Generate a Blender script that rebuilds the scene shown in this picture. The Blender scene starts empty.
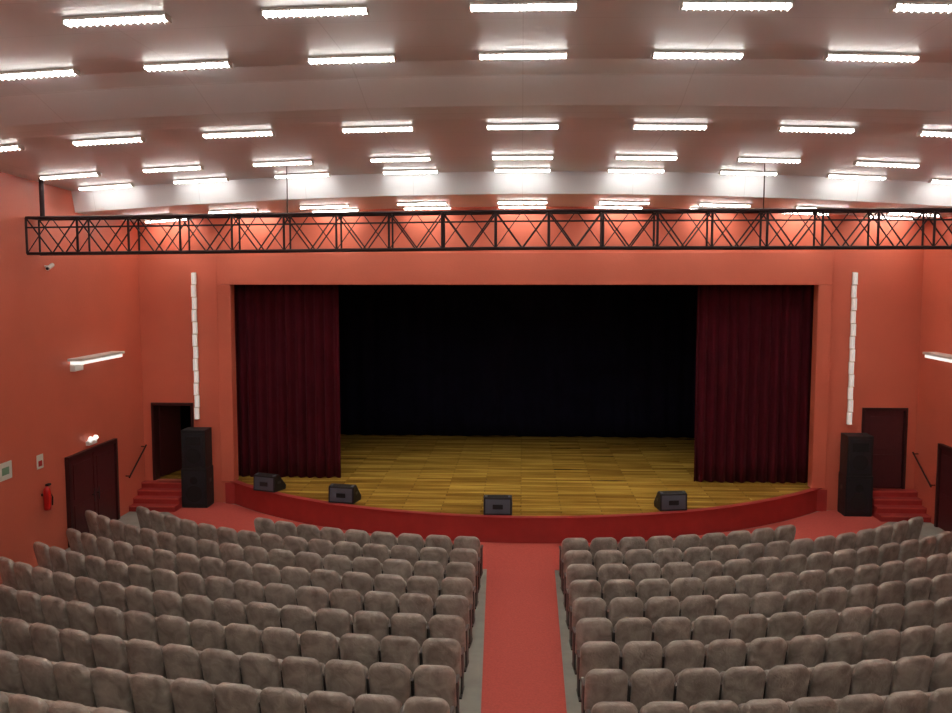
import bpy, math, random
from mathutils import Vector, Matrix
random.seed(4)
scene = bpy.context.scene
try:
    scene.view_settings.view_transform = 'Standard'
except Exception:
    pass

# ------------------------------------------------------------ materials
def s2l(c):
    return tuple(((v/255)/12.92 if v/255 <= 0.04045 else ((v/255+0.055)/1.055)**2.4) for v in c)

def mat(name, rgb, rough=0.6, metal=0.0, emit=0.0, ecol=None, var=0.0, vscale=3.0, bump=0.0, bscale=40.0, coat=0.0, spec=0.5):
    m = bpy.data.materials.new(name); m.use_nodes = True
    nt = m.node_tree; b = nt.nodes['Principled BSDF']
    col = (*s2l(rgb), 1)
    b.inputs['Base Color'].default_value = col
    b.inputs['Roughness'].default_value = rough
    b.inputs['Metallic'].default_value = metal
    b.inputs['Coat Weight'].default_value = coat
    b.inputs['Specular IOR Level'].default_value = spec
    tc = nt.nodes.new('ShaderNodeTexCoord')
    if var > 0:
        n = nt.nodes.new('ShaderNodeTexNoise'); n.inputs['Scale'].default_value = vscale
        n.inputs['Detail'].default_value = 5
        nt.links.new(tc.outputs['Object'], n.inputs['Vector'])
        r = nt.nodes.new('ShaderNodeValToRGB')
        r.color_ramp.elements[0].position = 0.3; r.color_ramp.elements[1].position = 0.7
        r.color_ramp.elements[0].color = (*[c*(1-var) for c in col[:3]], 1)
        r.color_ramp.elements[1].color = (*[min(1, c*(1+var)) for c in col[:3]], 1)
        nt.links.new(n.outputs['Fac'], r.inputs['Fac'])
        nt.links.new(r.outputs['Color'], b.inputs['Base Color'])
    if bump > 0:
        n2 = nt.nodes.new('ShaderNodeTexNoise'); n2.inputs['Scale'].default_value = bscale
        nt.links.new(tc.outputs['Object'], n2.inputs['Vector'])
        bp = nt.nodes.new('ShaderNodeBump'); bp.inputs['Strength'].default_value = bump
        bp.inputs['Distance'].default_value = 0.02
        nt.links.new(n2.outputs['Fac'], bp.inputs['Height'])
        nt.links.new(bp.outputs['Normal'], b.inputs['Normal'])
    if emit > 0:
        b.inputs['Emission Color'].default_value = (*(ecol or (1, 1, 1)), 1)
        b.inputs['Emission Strength'].default_value = emit
    return m

M_wall = mat('wall_paint_terracotta', (206, 106, 82), 0.5, var=0.05, vscale=0.8, bump=0.15, bscale=25)
M_wallback = mat('rear_wall_paint', (222, 210, 200), 0.7)
M_carpet = mat('carpet_red', (190, 82, 72), 0.95, var=0.10, vscale=30, bump=0.4, bscale=150)
M_stagered = mat('stage_fascia_red', (160, 42, 38), 0.7, var=0.08, vscale=4)
M_grey = mat('floor_vinyl_grey', (150, 152, 142), 0.6, var=0.12, vscale=3)
M_black = mat('stage_black', (9, 9, 14), 0.95, spec=0.1)
M_back = mat('backdrop_cloth', (20, 18, 36), 0.95, var=0.2, vscale=1.2, spec=0.1)
M_door = mat('door_maroon', (74, 24, 28), 0.5, var=0.1, vscale=6)
M_doorframe = mat('door_frame_maroon', (56, 16, 18), 0.45)
M_steel = mat('truss_dark_steel', (60, 46, 48), 0.5, metal=0.6)
M_white = mat('white_enamel', (232, 230, 224), 0.4)
M_tube = mat('fluorescent_tube', (255, 255, 255), 0.4, emit=33.0, ecol=(1.0, 0.965, 0.90))
M_striplamp = mat('strip_lamp_diffuser', (235, 232, 225), 0.5, emit=0.3, ecol=(1, .96, .9))
M_brk = mat('bracket_lamp_diffuser', (240, 240, 232), 0.5, emit=0.9, ecol=(1, 1, .93))
M_blk = mat('speaker_cabinet_black', (24, 23, 26), 0.55, bump=0.3, bscale=120)
M_grille = mat('speaker_grille', (40, 40, 46), 0.5, metal=0.4, bump=0.8, bscale=300)
M_mon = mat('monitor_grille_grey', (88, 96, 108), 0.4, metal=0.3, bump=0.6, bscale=250)
M_cone = mat('speaker_cone', (14, 14, 16), 0.7)
M_red = mat('extinguisher_red', (190, 24, 22), 0.3)
M_sign = mat('sign_white', (228, 226, 214), 0.6)
M_signg = mat('sign_green', (120, 160, 130), 0.6)
M_rail = mat('handrail_metal', (60, 34, 34), 0.4, metal=0.7)
M_armr = mat('seat_armrest', (84, 76, 72), 0.5)
M_frame = mat('seat_steel', (80, 78, 76), 0.45, metal=0.5)

def ceiling_mat():
    m = mat('ceiling_panels', (214, 196, 190), 0.4)
    nt = m.node_tree; b = nt.nodes['Principled BSDF']
    tc = nt.nodes.new('ShaderNodeTexCoord')
    br = nt.nodes.new('ShaderNodeTexBrick')
    br.offset = 0.0
    br.inputs['Scale'].default_value = 1.0
    br.inputs['Brick Width'].default_value = 2.44
    br.inputs['Row Height'].default_value = 1.22
    br.inputs['Mortar Size'].default_value = 0.008
    br.inputs['Mortar Smooth'].default_value = 0.5
    a = s2l((232, 234, 238)); c = s2l((235, 236, 240)); d = s2l((216, 216, 220))
    br.inputs['Color1'].default_value = (*a, 1); br.inputs['Color2'].default_value = (*c, 1)
    br.inputs['Mortar'].default_value = (*d, 1)
    nt.links.new(tc.outputs['Object'], br.inputs['Vector'])
    nt.links.new(br.outputs['Color'], b.inputs['Base Color'])
    return m
M_ceil = ceiling_mat()

def wood_mat():
    m = mat('stage_wood_planks', (150, 120, 40), 0.24)
    nt = m.node_tree; b = nt.nodes['Principled BSDF']
    tc = nt.nodes.new('ShaderNodeTexCoord')
    br = nt.nodes.new('ShaderNodeTexBrick')
    br.inputs['Scale'].default_value = 1.0
    br.inputs['Brick Width'].default_value = 1.9
    br.inputs['Row Height'].default_value = 0.17
    br.inputs['Mortar Size'].default_value = 0.005
    br.inputs['Bias'].default_value = 0.0
    br.inputs['Color1'].default_value = (*s2l((216, 178, 84)), 1)
    br.inputs['Color2'].default_value = (*s2l((160, 122, 50)), 1)
    br.inputs['Mortar'].default_value = (*s2l((110, 80, 30)), 1)
    nt.links.new(tc.outputs['Object'], br.inputs['Vector'])
    mp = nt.nodes.new('ShaderNodeMapping'); mp.inputs['Scale'].default_value = (0.35, 3.2, 1)
    nt.links.new(tc.outputs['Object'], mp.inputs['Vector'])
    n = nt.nodes.new('ShaderNodeTexNoise'); n.inputs['Scale'].default_value = 1.4; n.inputs['Detail'].default_value = 5
    nt.links.new(mp.outputs['Vector'], n.inputs['Vector'])
    r = nt.nodes.new('ShaderNodeValToRGB')
    r.color_ramp.elements[0].position = 0.36; r.color_ramp.elements[0].color = (.62, .57, .48, 1)
    r.color_ramp.elements[1].position = 0.64; r.color_ramp.elements[1].color = (1.08, 1.08, 1.05, 1)
    nt.links.new(n.outputs['Fac'], r.inputs['Fac'])
    mx = nt.nodes.new('ShaderNodeMixRGB'); mx.blend_type = 'MULTIPLY'; mx.inputs[0].default_value = 1
    nt.links.new(br.outputs['Color'], mx.inputs[1]); nt.links.new(r.outputs['Color'], mx.inputs[2])
    nt.links.new(mx.outputs[0], b.inputs['Base Color'])
    return m
M_wood = wood_mat()

def velvet():
    m = mat('curtain_velvet_maroon', (70, 15, 26), 0.9, var=0.15, vscale=2, spec=0.1)
    b = m.node_tree.nodes['Principled BSDF']
    b.inputs['Sheen Weight'].default_value = 0.15
    b.inputs['Sheen Tint'].default_value = (.5, .15, .15, 1)
    return m
M_velvet = velvet()

def seat_mat():
    m = mat('seat_fabric_under_plastic', (112, 100, 96), 0.38, coat=0.35)
    nt = m.node_tree; b = nt.nodes['Principled BSDF']
    tc = nt.nodes.new('ShaderNodeTexCoord')
    oi = nt.nodes.new('ShaderNodeObjectInfo')
    add = nt.nodes.new('ShaderNodeVectorMath'); add.operation = 'ADD'
    sc = nt.nodes.new('ShaderNodeMath'); sc.operation = 'MULTIPLY'; sc.inputs[1].default_value = 37.0
    nt.links.new(oi.outputs['Random'], sc.inputs[0])
    nt.links.new(tc.outputs['Object'], add.inputs[0]); nt.links.new(sc.outputs[0], add.inputs[1])
    n = nt.nodes.new('ShaderNodeTexNoise'); n.inputs['Scale'].default_value = 5; n.inputs['Detail'].default_value = 4
    n.inputs['Distortion'].default_value = 0.6
    nt.links.new(add.outputs[0], n.inputs['Vector'])
    r = nt.nodes.new('ShaderNodeValToRGB')
    r.color_ramp.elements[0].position = 0.3; r.color_ramp.elements[0].color = (*s2l((132, 121, 112)), 1)
    r.color_ramp.elements[1].position = 0.75; r.color_ramp.elements[1].color = (*s2l((190, 180, 170)), 1)
    nt.links.new(n.outputs['Fac'], r.inputs['Fac'])
    nt.links.new(r.outputs['Color'], b.inputs['Base Color'])
    n3 = nt.nodes.new('ShaderNodeTexNoise'); n3.inputs['Scale'].default_value = 10; n3.inputs['Detail'].default_value = 3
    n3.inputs['Distortion'].default_value = 2.0
    nt.links.new(add.outputs[0], n3.inputs['Vector'])
    bp = nt.nodes.new('ShaderNodeBump'); bp.inputs['Strength'].default_value = 0.5; bp.inputs['Distance'].default_value = 0.03
    nt.links.new(n3.outputs['Fac'], bp.inputs['Height']); nt.links.new(bp.outputs['Normal'], b.inputs['Normal'])
    return m
M_seat = seat_mat()

# ------------------------------------------------------------ mesh builder
class MB:
    def __init__(s): s.v = []; s.f = []; s.m = []; s.sm = []; s.mats = []
    def mi(s, m):
        if m not in s.mats: s.mats.append(m)
        return s.mats.index(m)
    def add(s, vs, fs, m, smooth=False, M=None):
        o = len(s.v); i = s.mi(m)
        for p in vs:
            s.v.append(tuple(M @ Vector(p)) if M else tuple(p))
        for f in fs:
            s.f.append([o+k for k in f]); s.m.append(i); s.sm.append(smooth)
    def box(s, x0, x1, y0, y1, z0, z1, m, M=None):
        vs = [(x, y, z) for z in (z0, z1) for y in (y0, y1) for x in (x0, x1)]
        fs = [(0, 2, 3, 1), (4, 5, 7, 6), (0, 1, 5, 4), (2, 6, 7, 3), (0, 4, 6, 2), (1, 3, 7, 5)]
        s.add(vs, fs, m, False, M)
    def tube(s, p, q, r, m, n=8, r2=None):
        p = Vector(p); q = Vector(q); d = (q-p).normalized()
        a = d.orthogonal().normalized(); b = d.cross(a)
        r2 = r if r2 is None else r2
        vs = []
        for c, rr in ((p, r), (q, r2)):
            for i in range(n):
                t = 2*math.pi*i/n
                vs.append(c + a*rr*math.cos(t) + b*rr*math.sin(t))
        fs = [(i, (i+1) % n, n+(i+1) % n, n+i) for i in range(n)]
        s.add(vs, fs, m, True)
        s.add(vs, [tuple(range(n))[::-1], tuple(range(n, 2*n))], m, False)
    def prism_x(s, prof, x0, x1, m):   # prof: (y,z) polygon
        n = len(prof)
        vs = [(x0, y, z) for y, z in prof] + [(x1, y, z) for y, z in prof]
        fs = [(i, (i+1) % n, n+(i+1) % n, n+i) for i in range(n)] + [tuple(range(n))[::-1], tuple(range(n, 2*n))]
        s.add(vs, fs, m)
    def prism_z(s, prof, z0, z1, m, mtop=None):   # prof: (x,y)
        n = len(prof)
        vs = [(x, y, z0) for x, y in prof] + [(x, y, z1) for x, y in prof]
        s.add(vs, [(i, (i+1) % n, n+(i+1) % n, n+i) for i in range(n)] + [tuple(range(n))[::-1]], m)
        s.add([(x, y, z1) for x, y in prof], [tuple(range(n))], mtop or m)
    def obj(s, name, bevel=0.0, loc=None, parent=None):
        me = bpy.data.meshes.new(name)
        me.from_pydata(s.v, [], s.f)
        for m in s.mats: me.materials.append(m)
        for p, i, sm in zip(me.polygons, s.m, s.sm):
            p.material_index = i; p.use_smooth = sm
        import bmesh
        bm = bmesh.new(); bm.from_mesh(me)
        bmesh.ops.recalc_face_normals(bm, faces=bm.faces)
        bm.to_mesh(me); bm.free()
        me.update()
        o = bpy.data.objects.new(name, me)
        scene.collection.objects.link(o)
        if loc: o.location = loc
        if bevel > 0:
            b = o.modifiers.new('bevel', 'BEVEL'); b.width = bevel; b.segments = 2; b.limit_method = 'ANGLE'
        if parent: o.parent = parent
        return o
def inst(o, name, loc, rot=(0, 0, 0)):
    c = bpy.data.objects.new(name, o.data)
    scene.collection.objects.link(c); c.location = loc; c.rotation_euler = rot
    for md in o.modifiers:
        if md.type == 'BEVEL':
            b = c.modifiers.new('bevel', 'BEVEL'); b.width = md.width; b.segments = md.segments; b.limit_method = 'ANGLE'
    return c

# ------------------------------------------------------------ dimensions
CH = 6.1
WX = 10.25
YW = 23.65
YB = -2.5
def floor_z(y): return 0.0 if y > 18.4 else (18.4-y)*0.045
SC = (0.0, 30.5)     # centre of seating arcs

# floor (one profile) ------------------------------------------------
b = MB()
b.prism_x([(YB, floor_z(YB)), (18.4, 0), (YW, 0), (YW, -0.3), (YB, -0.3)], -WX, WX, M_grey)
b.obj('floor')

# carpets: front zone follows the first seating arc and stops at the apron arc
RA = 10.9; CA = 20.3+RA
b = MB()
R0 = 12.15
n = 40
prof = []
for i in range(n+1):
    x = -WX+0.01 + (2*WX-0.02)*i/n
    y = SC[1]-math.sqrt(R0*R0-min(x*x, R0*R0-1))
    ye = YW-0.01
    if abs(x) < 8.02:
        ye = min(ye, CA-math.sqrt((RA+.035)**2-x*x)-0.005)
    prof.append((x, min(y, YW-0.1), ye))
vs = []; fs = []
for x, y, ye in prof:
    vs += [(x, y, floor_z(y)+0.012), (x, ye, 0.012)]
for i in range(n):
    fs.append((2*i, 2*i+2, 2*i+3, 2*i+1))
b.add(vs, fs, M_carpet)
b.add([(-.72, 18.5, .014), (.72, 18.5, .014), (.71, 18.38, .014), (-.71, 18.38, .014),
       (.44, YB+0.02, floor_z(YB)+.014), (-.14, YB+0.02, floor_z(YB)+.014)], [(0, 1, 2, 3), (3, 2, 4, 5)], M_carpet)
b.obj('carpet')

# ------------------------------------------------------------ ceiling: gently crowned, two drops
H1 = 3.07; HW = 6.1+H1+.4
CR = 0.0036
cprof = [(YB, 3.07), (12.3, 3.07), (12.9, 3.05), (13.4, 2.95), (13.9, 2.80), (14.3, 2.68), (14.9, 2.59), (15.8, 2.53), (17.0, 2.475), (20.18, 2.35), (20.32, 1.87), (YW, 1.85)]
def prof_h(y):
    for (a, ha), (c, hc) in zip(cprof, cprof[1:]):
        if a <= y <= c: return ha+(hc-ha)*(y-a)/(c-a), (hc-ha)/(c-a)
def ceil_z(x, y): return CH+prof_h(y)[0]-CR*x*x
b = MB(); nx = 24
vs = []; fs = []
for y, h in cprof:
    for i in range(nx+1):
        x = -WX+2*WX*i/nx
        vs.append((x, y, CH+h-CR*x*x))
for j in range(len(cprof)-1):
    for i in range(nx):
        a = j*(nx+1)+i
        fs.append((a, a+1, a+nx+2, a+nx+1))
b.add(vs, fs, M_ceil)
b.obj('ceiling')
md = bpy.data.objects['ceiling'].modifiers.new('slab', 'SOLIDIFY'); md.thickness = .1; md.offset = 1
me = bpy.data.objects['ceiling'].data
if me.polygons[5].normal.z < 0: md.offset = -1

# ------------------------------------------------------------ walls
b = MB(); b.box(-WX-0.3, -WX, YB, YW+0.3, -0.3, HW, M_wall); b.obj('wall_left')
b = MB(); b.box(WX, WX+0.3, YB, YW+0.3, -0.3, HW, M_wall); b.obj('wall_right')
b = MB(); b.box(-WX-0.3, WX+0.3, YB-0.3, YB, -0.3, HW, M_wallback); b.obj('wall_rear')

OL, OR_ = -7.76, 7.62; OZ0, OZ1 = 0.57, 5.92
DX0, DX1, DZ1 = -10.02, -8.86, 2.74
b = MB()
def w(x0, x1, z0, z1): b.box(x0, x1, YW, YW+0.3, z0, z1, M_wall)
w(-WX, OL, DZ1, CH+2.4); w(OR_, WX, DZ1, CH+2.4)
w(OL, OR_, OZ1, CH+2.4)
w(-WX, WX, -0.3, OZ0)
w(-WX, DX0, OZ0, DZ1); w(DX1, OL, OZ0, DZ1)
w(OR_, -DX1, OZ0, DZ1); w(-DX0, WX, OZ0, DZ1)
b.obj('wall_stage')
b = MB()
b.box(OL-0.36, OL, YW-0.06, YW, 0.6, OZ1, M_wall)
b.box(OR_, OR_+0.36, YW-0.06, YW, 0.6, OZ1, M_wall)
b.box(OL-0.36, OR_+0.36, YW-0.06, YW, OZ1, OZ1+0.85, M_wall)
b.obj('trim_proscenium', bevel=0.015)

# stage house -----------------------------------------------------------
SB = 31.2
b = MB(); b.box(-WX, -WX+.1, YW+.3, SB, .6, 8, M_black); b.obj('wall_stage_wing_left')
b = MB(); b.box(WX-.1, WX, YW+.3, SB, .6, 8, M_black); b.obj('wall_stage_wing_right')
b = MB(); b.box(-WX, WX, SB, SB+.1, .0, 8, M_black); b.obj('wall_stage_rear')
b = MB(); b.box(-WX, WX, YW+.3, SB+.1, 8, 8.1, M_black); b.obj('ceiling_stage')

def wavy(name, x0, x1, y, z0, z1, m, pitch=0.24, amp=0.07, n=None, th=0.02):
    W = x1-x0; n = int(W/0.025)
    b = MB(); rows = 10; vs = []; fs = []
    rnd = random.Random(name)
    ph = [rnd.uniform(-.5, .5) for _ in range(60)]
    for j in range(rows+1):
        t = j/rows; z = z0+(z1-z0)*t
        for i in range(n+1):
            x = x0+W*i/n
            u = (x-x0)/pitch
            k = int(u) % 58
            loc = ph[k]*(1-(u-int(u)))+ph[k+1]*(u-int(u))
            yy = y+amp*math.sin(2*math.pi*u+loc*1.6)*(1-0.35*t) + 0.03*math.sin(u*1.3+t*2)*(1-t)
            vs.append((x, yy, z))
    for j in range(rows):
        for i in range(n):
            a = j*(n+1)+i
            fs.append((a, a+1, a+n+2, a+n+1))
    b.add(vs, fs, m, True)
    o = b.obj(name)
    md = o.modifiers.new('cloth', 'SOLIDIFY'); md.thickness = th
    return o
wavy('stage_curtain', OL-0.15, -4.97, YW+0.55, 0.615, OZ1+0.3, M_velvet, 0.27, 0.09)
wavy('stage_curtain.001', 4.66, OR_+0.15, YW+0.55, 0.615, OZ1+0.3, M_velvet, 0.27, 0.09)
wavy('stage_backdrop', -WX+.15, WX-.15, SB-0.25, 0.615, 7.6, M_back, 0.6, 0.05)

# stage platform with curved apron
def arcpts(R, cx, cy, xlim, n=48):
    a = math.asin(xlim/R)
    return [(cx+R*math.sin(-a+2*a*i/n), cy-R*math.cos(-a+2*a*i/n)) for i in range(n+1)]
b = MB()
ap = arcpts(RA, 0, CA, 8.0)
prof = [(x, min(y, YW-0.11)) for x, y in ap]
b.prism_z(prof, 0.0, 0.575, M_stagered)
b.obj('stage_platform')
b = MB()   # red rim nosing
apo = arcpts(RA+0.03, 0, CA, 8.02); api = arcpts(RA-0.16, 0, CA, 7.85)
vs = []; n = len(apo)
for (x, y), (xi, yi) in zip(apo, api):
    vs += [(x, y, .577), (x, y, .605), (xi, yi, .605), (xi, yi, .577)]
fs = []
for i in range(n-1):
    for k in range(4):
        fs.append((4*i+k, 4*i+(k+1) % 4, 4*i+4+(k+1) % 4, 4*i+4+k))
fs += [(0, 1, 2, 3), (4*n-4, 4*n-3, 4*n-2, 4*n-1)]
b.add(vs, fs, M_stagered); b.obj('trim_stage_edge')
b = MB()
ai = arcpts(RA-0.165, 0, CA, 7.6)
ai = [(x, min(y, YW-.11)) for x, y in ai]
b.prism_z(ai+[(OR_-.01, YW-.1), (OR_-.01, YW+.3), (WX-.12, YW+.3), (WX-.12, SB-.01), (-WX+.12, SB-.01), (-WX+.12, YW+.3), (OL+.01, YW+.3), (OL+.01, YW-.1)], .577, .6, M_wood)
b.obj('floor_stage')

# ------------------------------------------------------------ seats
def pad(b, w, h, t, cx, cy, cz, lean, m, rt=0.12, rb=0.05, crown=0.02):
    out = []
    def corner(x, z, r, a0):
        for k in range(6):
            a = a0+math.pi/2*k/5
            out.append((x+r*math.cos(a), z+r*math.sin(a)))
    corner(w/2-rt, h/2-rt, rt, 0); corner(-w/2+rt, h/2-rt, rt, math.pi/2)
    corner(-w/2+rb, -h/2+rb, rb, math.pi); corner(w/2-rb, -h/2+rb, rb, 1.5*math.pi)
    N = len(out)
    rings = [(-t/2-crown, .45), (-t/2-crown*.6, .75), (-t/2, .9), (-t*.3, .985), (0, 1), (t*.3, .985), (t/2, .9), (t/2+crown*.6, .75), (t/2+crown, .45)]
    vs = []
    for y, s in rings:
        for x, z in out:
            zz = z*s + (0.02*math.cos(x/w*math.pi)*s if z > 0 else 0)
            vs.append((cx+x*s, cy+y-(zz)*lean, cz+zz))
    fs = []
    for k in range(len(rings)-1):
        for i in range(N):
            j = (i+1) % N
            fs.append((k*N+i, k*N+j, (k+1)*N+j, (k+1)*N+i))
    fs.append(tuple(range(N))[::-1]); fs.append(tuple(range((len(rings)-1)*N, len(rings)*N)))
    b.add(vs, fs, m, True)
b = MB()
pad(b, .54, .60, .12, 0, 0, .55, .22, M_seat, rt=.125)
pad(b, .47, .40, .10, 0, .21, .46, -.12, M_seat, rt=.07, crown=.015)
for s in (-1, 1):
    xa, xb = sorted((s*.253, s*.279))
    b.box(xa, xb, .07, .26, .02, .54, M_frame)
    b.box(min(s*.238, s*.281), max(s*.238, s*.281), .07, .33, .54, .585, M_armr)
    b.box(min(s*.245, s*.28), max(s*.245, s*.28), -.04, .32, -0.005, .02, M_frame)
b.tube((-.25, .10, .30), (.25, .10, .30), .018, M_frame)
seat0 = None
R_first = 12.75
for i in range(10):
    R = R_first + i*0.965
    for side in (-1, 1):
        inner = 0.80
        amin = math.asin((inner+0.285)/R)
        lim = {0: 5.8, 1: 8.7}.get(i, 9.7)
        k = 0
        while True:
            a = amin + k*0.588/R
            x = R*math.sin(a)
            if x > lim: break
            y = SC[1]-R*math.cos(a)
            if x + .3 > WX - .05: break
            rot = side*a + random.uniform(-.02, .02)
            loc = (side*x, y, floor_z(y)+0.0065)
            if seat0 is None:
                seat0 = b.obj('theater_seat'); seat0.location = loc; seat0.rotation_euler = (0, 0, rot)
            else:
                inst(seat0, 'theater_seat', loc, (0, 0, rot))
            k += 1

# ------------------------------------------------------------ ceiling lights (louvred twin-tube battens)
b = MB()
L, Wd = 1.2, .19
b.box(-L/2, L/2, -Wd/2, Wd/2, -.012, 0, M_white)
for s in (-1, 1):
    xa, xb = sorted((s*(L/2-.012), s*L/2)); b.box(xa, xb, -Wd/2, Wd/2, -.075, -.012, M_white)
    ya, yb = sorted((s*(Wd/2-.005), s*Wd/2)); b.box(-L/2+.012, L/2-.012, ya, yb, -.034, -.012, M_white)
for yy in (-.054, .054):
    b.tube((-L/2+.014, yy, -.042), (L/2-.014, yy, -.042), .018, M_tube, 8)
for k in range(1, 15):
    x = -L/2+L*k/15
    b.box(x-.006, x+.006, -Wd/2+.006, Wd/2-.006, -.075, -.02, M_white)
rows = [0.0, 2.7, 5.3, 7.9, 10.4, 12.6, 15.35, 18.2, 19.80, 22.0, 23.3]
cols = [-9.25, -7.1, -4.83, -2.44, 0, 2.44, 4.83, 7.1, 9.25]
l0 = None
for y in rows:
    h, sl = prof_h(y)
    for x in cols:
        xx = x*.965 if y < 13 else x
        loc = (xx, y, ceil_z(xx, y)-0.004)
        rot = (math.atan(sl), math.atan(2*CR*xx), 0)
        if l0 is None:
            l0 = b.obj('ceiling_light', loc=loc); l0.rotation_euler = rot; continue
        inst(l0, 'ceiling_light', loc, rot)

# ------------------------------------------------------------ truss
b = MB()
ty, td = 18.1, .5
zt, zb = 7.43, 6.70
def P(x, k):  # 4 chords
    dz = 0.010*(x) if x < 0 else 0
    return (x, ty+(td if k in (1, 3) else 0), (zt if k < 2 else zb)+dz)
N = 19; xs = [-WX+.08+(2*WX-.16)*i/N for i in range(N+1)]
for k in range(4):
    for i in range(N):
        b.tube(P(xs[i], k), P(xs[i+1], k), .03, M_steel, 8)
for i, x in enumerate(xs):
    b.tube(P(x, 0), P(x, 2), .026, M_steel, 6); b.tube(P(x, 1), P(x, 3), .022, M_steel, 6)
    b.tube(P(x, 0), P(x, 1), .02, M_steel, 6); b.tube(P(x, 2), P(x, 3), .02, M_steel, 6)
    if i < N:
        x2 = xs[i+1]; xm = (x+x2)/2
        for (t, bt) in ((0, 2), (1, 3)):
            b.tube(P(x, t), P(xm, bt), .016, M_steel, 6); b.tube(P(xm, bt), P(x2, t), .016, M_steel, 6)
        b.tube(P(x, 2), P(xm, 0), .011, M_steel, 6); b.tube(P(xm, 0), P(x2, 2), .011, M_steel, 6)
        b.tube(P(x, 0), P(x2, 1), .014, M_steel, 6); b.tube(P(x, 2), P(x2, 3), .014, M_steel, 6)
for i in range(N):
    p = Vector(P(xs[i], 0)); q = Vector(P(xs[i+1], 0)); d = Vector((0, 0, -.20))
    b.tube(p+d, q+d, .018, M_steel, 6)
for x in (-9.95, -4.8, 4.8, 9.95):
    b.tube((x, ty+.25, P(x, 0)[2]), (x, ty+.25, ceil_z(x, ty+.25)-.003), .05 if abs(x) > 9 else .012, M_steel, 8)
    b.tube((x, ty, P(x, 0)[2]), (x, ty+td, P(x, 0)[2]), .03, M_steel, 8)
b.obj('lighting_truss')

# ------------------------------------------------------------ doors at the stage wall
b = MB()
b.box(DX0, DX0+.07, YW-.04, YW+.3, .6, DZ1, M_doorframe); b.box(DX1-.07, DX1, YW-.04, YW+.3, .6, DZ1, M_doorframe)
b.box(DX0+.07, DX1-.07, YW-.04, YW+.3, DZ1-.08, DZ1, M_doorframe)
Mh = Matrix.Translation((DX0+.09, YW+.31, 0)) @ Matrix.Rotation(math.radians(78), 4, 'Z')
b.box(0, 1.0, 0, .045, .63, DZ1-.1, M_door, Mh)
b.obj('door_1', bevel=.006)
b = MB()
x0, x1 = -DX1, -DX0
b.box(x0, x0+.07, YW-.04, YW+.2, .6, DZ1, M_doorframe); b.box(x1-.07, x1, YW-.04, YW+.2, .6, DZ1, M_doorframe)
b.box(x0+.07, x1-.07, YW-.04, YW+.2, DZ1-.08, DZ1, M_doorframe)
b.box(x0+.08, x1-.08, YW+.03, YW+.08, .61, DZ1-.09, M_door)
for z0, z1 in ((.8, 1.5), (1.65, 2.5)):
    b.box(x0+.22, x1-.22, YW+.018, YW+.032, z0, z1, M_door)
b.tube((x0+.16, YW-.02, 1.6), (x0+.28, YW-.02, 1.6), .012, M_frame); b.tube((x0+.16, YW+.03, 1.6), (x0+.16, YW-.02, 1.6), .012, M_frame)
b.obj('door_2', bevel=.006)

def side_door(name, s, y0, y1, z1=2.08):
    b = MB(); X = s*WX
    def bx(d0, d1, ya, yb, za, zb, m):
        xa, xb = sorted((X-s*d0, X-s*d1)); b.box(xa, xb, ya, yb, za, zb, m)
    bx(0.001, .10, y0, y0+.1, .013, z1, M_doorframe); bx(0.001, .10, y1-.1, y1, .013, z1, M_doorframe)
    bx(0.001, .10, y0+.1, y1-.1, z1-.1, z1, M_doorframe)
    ym = (y0+y1)/2
    bx(0.001, .055, y0+.11, ym-.01, .03, z1-.11, M_door); bx(0.001, .055, ym+.01, y1-.11, .03, z1-.11, M_door)
    for ya, yb in ((y0+.25, ym-.15), (ym+.15, y1-.25)):
        bx(.055, .07, ya, yb, .2, .9, M_door); bx(.055, .07, ya, yb, 1.05, 1.85, M_door)
    for yy in (ym-.12, ym+.12):
        bx(.055, .13, yy-.012, yy+.012, .95, .98, M_frame); bx(.11, .13, yy-.012, yy+.012, .8, 1.12, M_frame)
    b.obj(name, bevel=.006)
side_door('door_3', -1, 19.4, 21.85)
side_door('door_4', 1, 19.8, 22.2)

# steps
def steps(name, s):
    b = MB()
    xa, xb = sorted((s*(WX-.01), s*9.02))
    for k in range(4):
        b.box(xa, xb, YW-.01-.27*(4-k), YW-.045, .013+.147*k, .013+.147*(k+1), M_stagered)
        b.box(xa, xb, YW-.03-.27*(4-k), YW+.0-.27*(4-k), .013+.147*(k+1)-.03, .013+.147*(k+1), M_carpet)
    b.obj(name)
steps('stage_steps', -1); steps('stage_steps', 1)
def rail(name, s):
    b = MB(); X = s*(WX-.12)
    b.tube((X, YW-1.25, .95), (X, YW-.15, 1.6), .022, M_rail)
    for y, z in ((YW-1.2, .98), (YW-.2, 1.57)):
        b.tube((X, y, z), (s*(WX-.002), y, z), .014, M_rail)
    b.obj(name)
rail('stair_handrail', -1); rail('stair_handrail', 1)

# ------------------------------------------------------------ loudspeaker stacks
def pa(name, cx):
    b = MB()
    w2 = .34
    b.box(-w2, w2, -.28, .24, 0.0, .04, M_blk)
    b.box(-w2, w2, -.30, .25, .04, 1.05, M_blk)
    b.box(-w2+.02, w2-.02, -.28, .25, 1.05, 2.08, M_blk)
    b.box(-w2+.05, w2-.05, -.312, -.30, .12, .98, M_grille)
    b.box(-w2+.07, w2-.07, -.292, -.28, 1.12, 2.0, M_grille)
    for z, r, yy in ((.38, .22, -.316), (.74, .1, -.316), (1.40, .2, -.296)):
        b.tube((0, yy+.004, z), (0, yy, z), r, M_cone, 24)
    b.box(-.2, .2, -.297, -.291, 1.68, 1.90, M_cone)
    for s in (-1, 1):
        b.box(s*w2-.012 if s > 0 else -w2-.008, s*w2+.008 if s > 0 else -w2+.012, -.08, .08, .65, .75, M_frame)
    return b.obj(name, bevel=.012, loc=(cx, YW-.35, .013))
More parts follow.
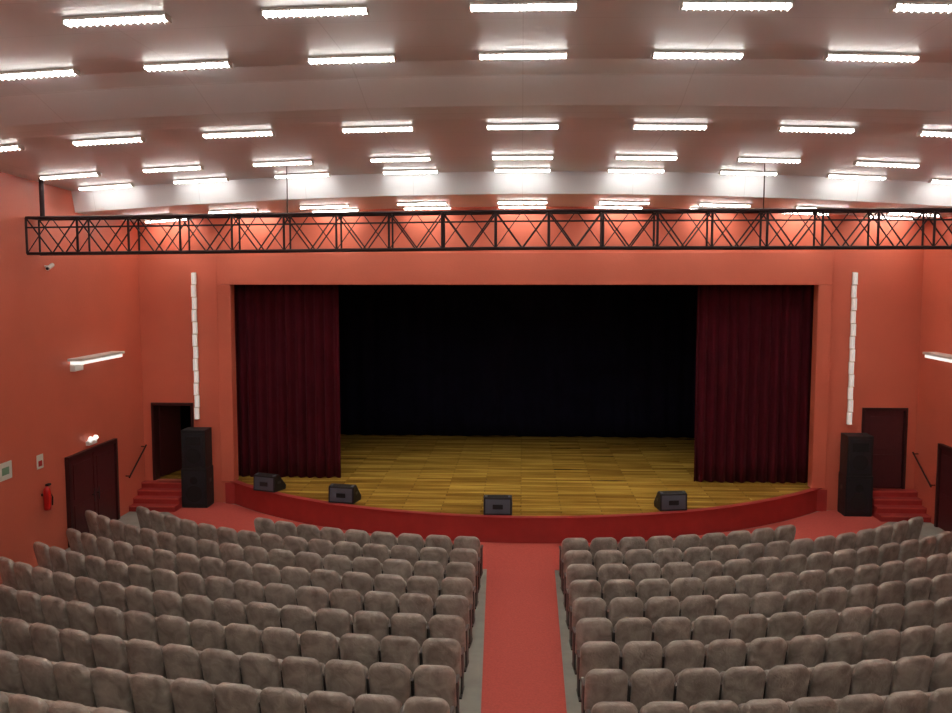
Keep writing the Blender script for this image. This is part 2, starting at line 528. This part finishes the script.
pa('loudspeaker_stack', -8.66); pa('loudspeaker_stack', 8.62)

# stage monitors (wedges)
def wedge(name, x, y, rz):
    b = MB(); hw = .33
    prof = [(-.22, 0), (.27, 0), (.30, .10), (-.02, .44), (-.20, .40)]
    b.prism_x(prof, -hw, hw, M_blk)
    b.add([(-hw+.04, -.224, .04), (hw-.04, -.224, .04), (hw-.04, -.206, .37), (-hw+.04, -.206, .37)], [(0, 1, 2, 3)], M_mon)
    b.box(-.12, .12, -.232, -.214, .14, .25, M_cone)
    b.add([(-hw+.04, .285, .13), (hw-.04, .285, .13), (hw-.04, .0, .432), (-hw+.04, .0, .432)], [(0, 1, 2, 3)], M_grille)
    b.box(-hw+.03, -hw+.09, -.19, -.03, .412, .43, M_mon); b.box(hw-.09, hw-.03, -.19, -.03, .412, .43, M_mon)
    for s in (-1, 1):
        b.box(s*hw-.01, s*hw+.01, -.08, .06, .2, .26, M_frame)
    o = b.obj(name, bevel=.008, loc=(x, y, .602)); o.rotation_euler = (0, 0, rz); return o
wedge('stage_monitor_speaker', -6.56, 22.7, -.35)
wedge('stage_monitor_speaker', -4.36, 21.6, -.2)
wedge('stage_monitor_speaker', -.54, 20.70, 0)
wedge('stage_monitor_speaker', 3.58, 21.3, .15)

# ------------------------------------------------------------ wall strip lamps
def strip(name, x):
    b = MB(); z0, z1 = 2.3, 6.25; n = 12; h = (z1-z0)/n
    b.box(-.05, .05, -.03, 0, z0, z1, M_white)
    for k in range(n):
        dx = .008 if k % 2 else -.008
        b.box(dx-.065, dx+.065, -.06, -.03, z0+k*h+.01, z0+(k+1)*h-.01, M_white)
        b.tube((dx, -.085, z0+k*h+.02), (dx, -.085, z0+(k+1)*h-.02), .055, M_striplamp, 12)
        b.box(dx-.055, dx+.055, -.12, -.05, z0+k*h+.003, z0+k*h+.02, M_white)
    b.obj(name, loc=(x, YW-.002, 0))
strip('vertical_wall_light', -8.74); strip('vertical_wall_light', 8.53)

# bracket lamps on side walls
def bracket(name, s, y0):
    b = MB(); X = s*(WX-.001)
    def bx(d0, d1, ya, yb, za, zb, m):
        xa, xb = sorted((X-s*d0, X-s*d1)); b.box(xa, xb, ya, yb, za, zb, m)
    bx(0, .12, y0+.1, y0+.5, 3.98, 4.14, M_white)
    bx(.0, .34, y0, y0+2.2, 4.22, 4.28, M_white)
    bx(.04, .30, y0+.05, y0+2.15, 4.14, 4.218, M_brk)
    bx(0, .06, y0+1.9, y0+2.0, 4.1, 4.22, M_white)
    b.obj(name, bevel=.008)
bracket('wall_light', -1, 19.7); bracket('wall_light', 1, 20.5)

# fire extinguisher + sign
b = MB()
ex, ey = -WX+.12, 18.4
prof = [(0, .0), (.075, .0), (.08, .03), (.08, .40), (.065, .46), (.03, .49), (.02, .53)]
ns = 16; vs = []
for r, z in prof:
    for k in range(ns):
        t = 2*math.pi*k/ns; vs.append((ex+r*math.cos(t), ey+r*math.sin(t), 1.15+z))
fs = [(j*ns+k, j*ns+(k+1) % ns, (j+1)*ns+(k+1) % ns, (j+1)*ns+k) for j in range(len(prof)-1) for k in range(ns)]
b.add(vs, fs, M_red, True)
b.box(ex-.02, ex+.05, ey-.03, ey+.09, 1.67, 1.71, M_blk); b.tube((ex, ey+.02, 1.66), (ex+.05, ey+.12, 1.4), .012, M_blk)
b.tube((ex+.05, ey+.12, 1.4), (ex+.04, ey+.12, 1.22), .016, M_blk)
b.box(-WX+.001, ex-.03, ey-.03, ey+.03, 1.45, 1.5, M_frame)
b.obj('fire_extinguisher')
b = MB(); b.box(-WX+.001, -WX+.012, 18.25, 18.5, 2.05, 2.35, M_sign); b.box(-WX+.012, -WX+.014, 18.30, 18.45, 2.1, 2.22, M_red)
b.obj('fire_extinguisher_sign', bevel=.003)
b = MB(); b.box(-WX+.001, -WX+.02, 16.85, 17.3, 2.1, 2.45, M_sign); b.box(-WX+.02, -WX+.022, 16.95, 17.2, 2.2, 2.35, M_signg)
b.obj('wall_notice_board', bevel=.004)
b = MB()
b.box(-WX+.001, -WX+.09, 20.4, 20.8, 2.16, 2.26, M_white)
for y in (20.48, 20.72):
    b.tube((-WX+.06, y, 2.26), (-WX+.12, y-.03, 2.33), .05, M_brk, 14, .06)
b.obj('emergency_light', bevel=.005)
def cam_sec(name, s):
    b = MB(); X = s*WX
    b.tube((X-s*.002, 18.9, 6.35), (X-s*.12, 18.9, 6.35), .02, M_white)
    b.tube((X-s*.12, 19.0, 6.38), (X-s*.16, 18.72, 6.30), .045, M_white, 14)
    b.tube((X-s*.16, 18.72, 6.30), (X-s*.162, 18.70, 6.296), .03, M_cone, 14)
    b.obj(name)
cam_sec('security_camera', -1); cam_sec('security_camera', 1)

# ------------------------------------------------------------ added fill spots, no fixtures, to brighten the stage floor
for i, (x, y) in enumerate(((-3.2, 25.0), (0, 24.8), (3.2, 25.0))):
    ld = bpy.data.lights.new('stage_fill_spot', 'SPOT'); ld.energy = 230; ld.color = (1, .92, .70)
    ld.spot_size = math.radians(100); ld.spot_blend = 1.0; ld.shadow_soft_size = .25
    lo = bpy.data.objects.new('stage_fill_spot', ld); scene.collection.objects.link(lo)
    lo.location = (x, y, 7.3); lo.rotation_euler = (math.radians(2), 0, 0)

# ------------------------------------------------------------ world + camera
wd = bpy.data.worlds.new('world'); scene.world = wd; wd.use_nodes = True
wd.node_tree.nodes['Background'].inputs[0].default_value = (.02, .02, .02, 1)
cd = bpy.data.cameras.new('camera'); cam = bpy.data.objects.new('camera', cd); scene.collection.objects.link(cam)
cd.sensor_width = 36; cd.lens = 898/952*36; cd.clip_end = 200
cam.location = (0, 0, CH); cam.rotation_euler = (math.radians(85), 0, 0.051)
scene.camera = cam
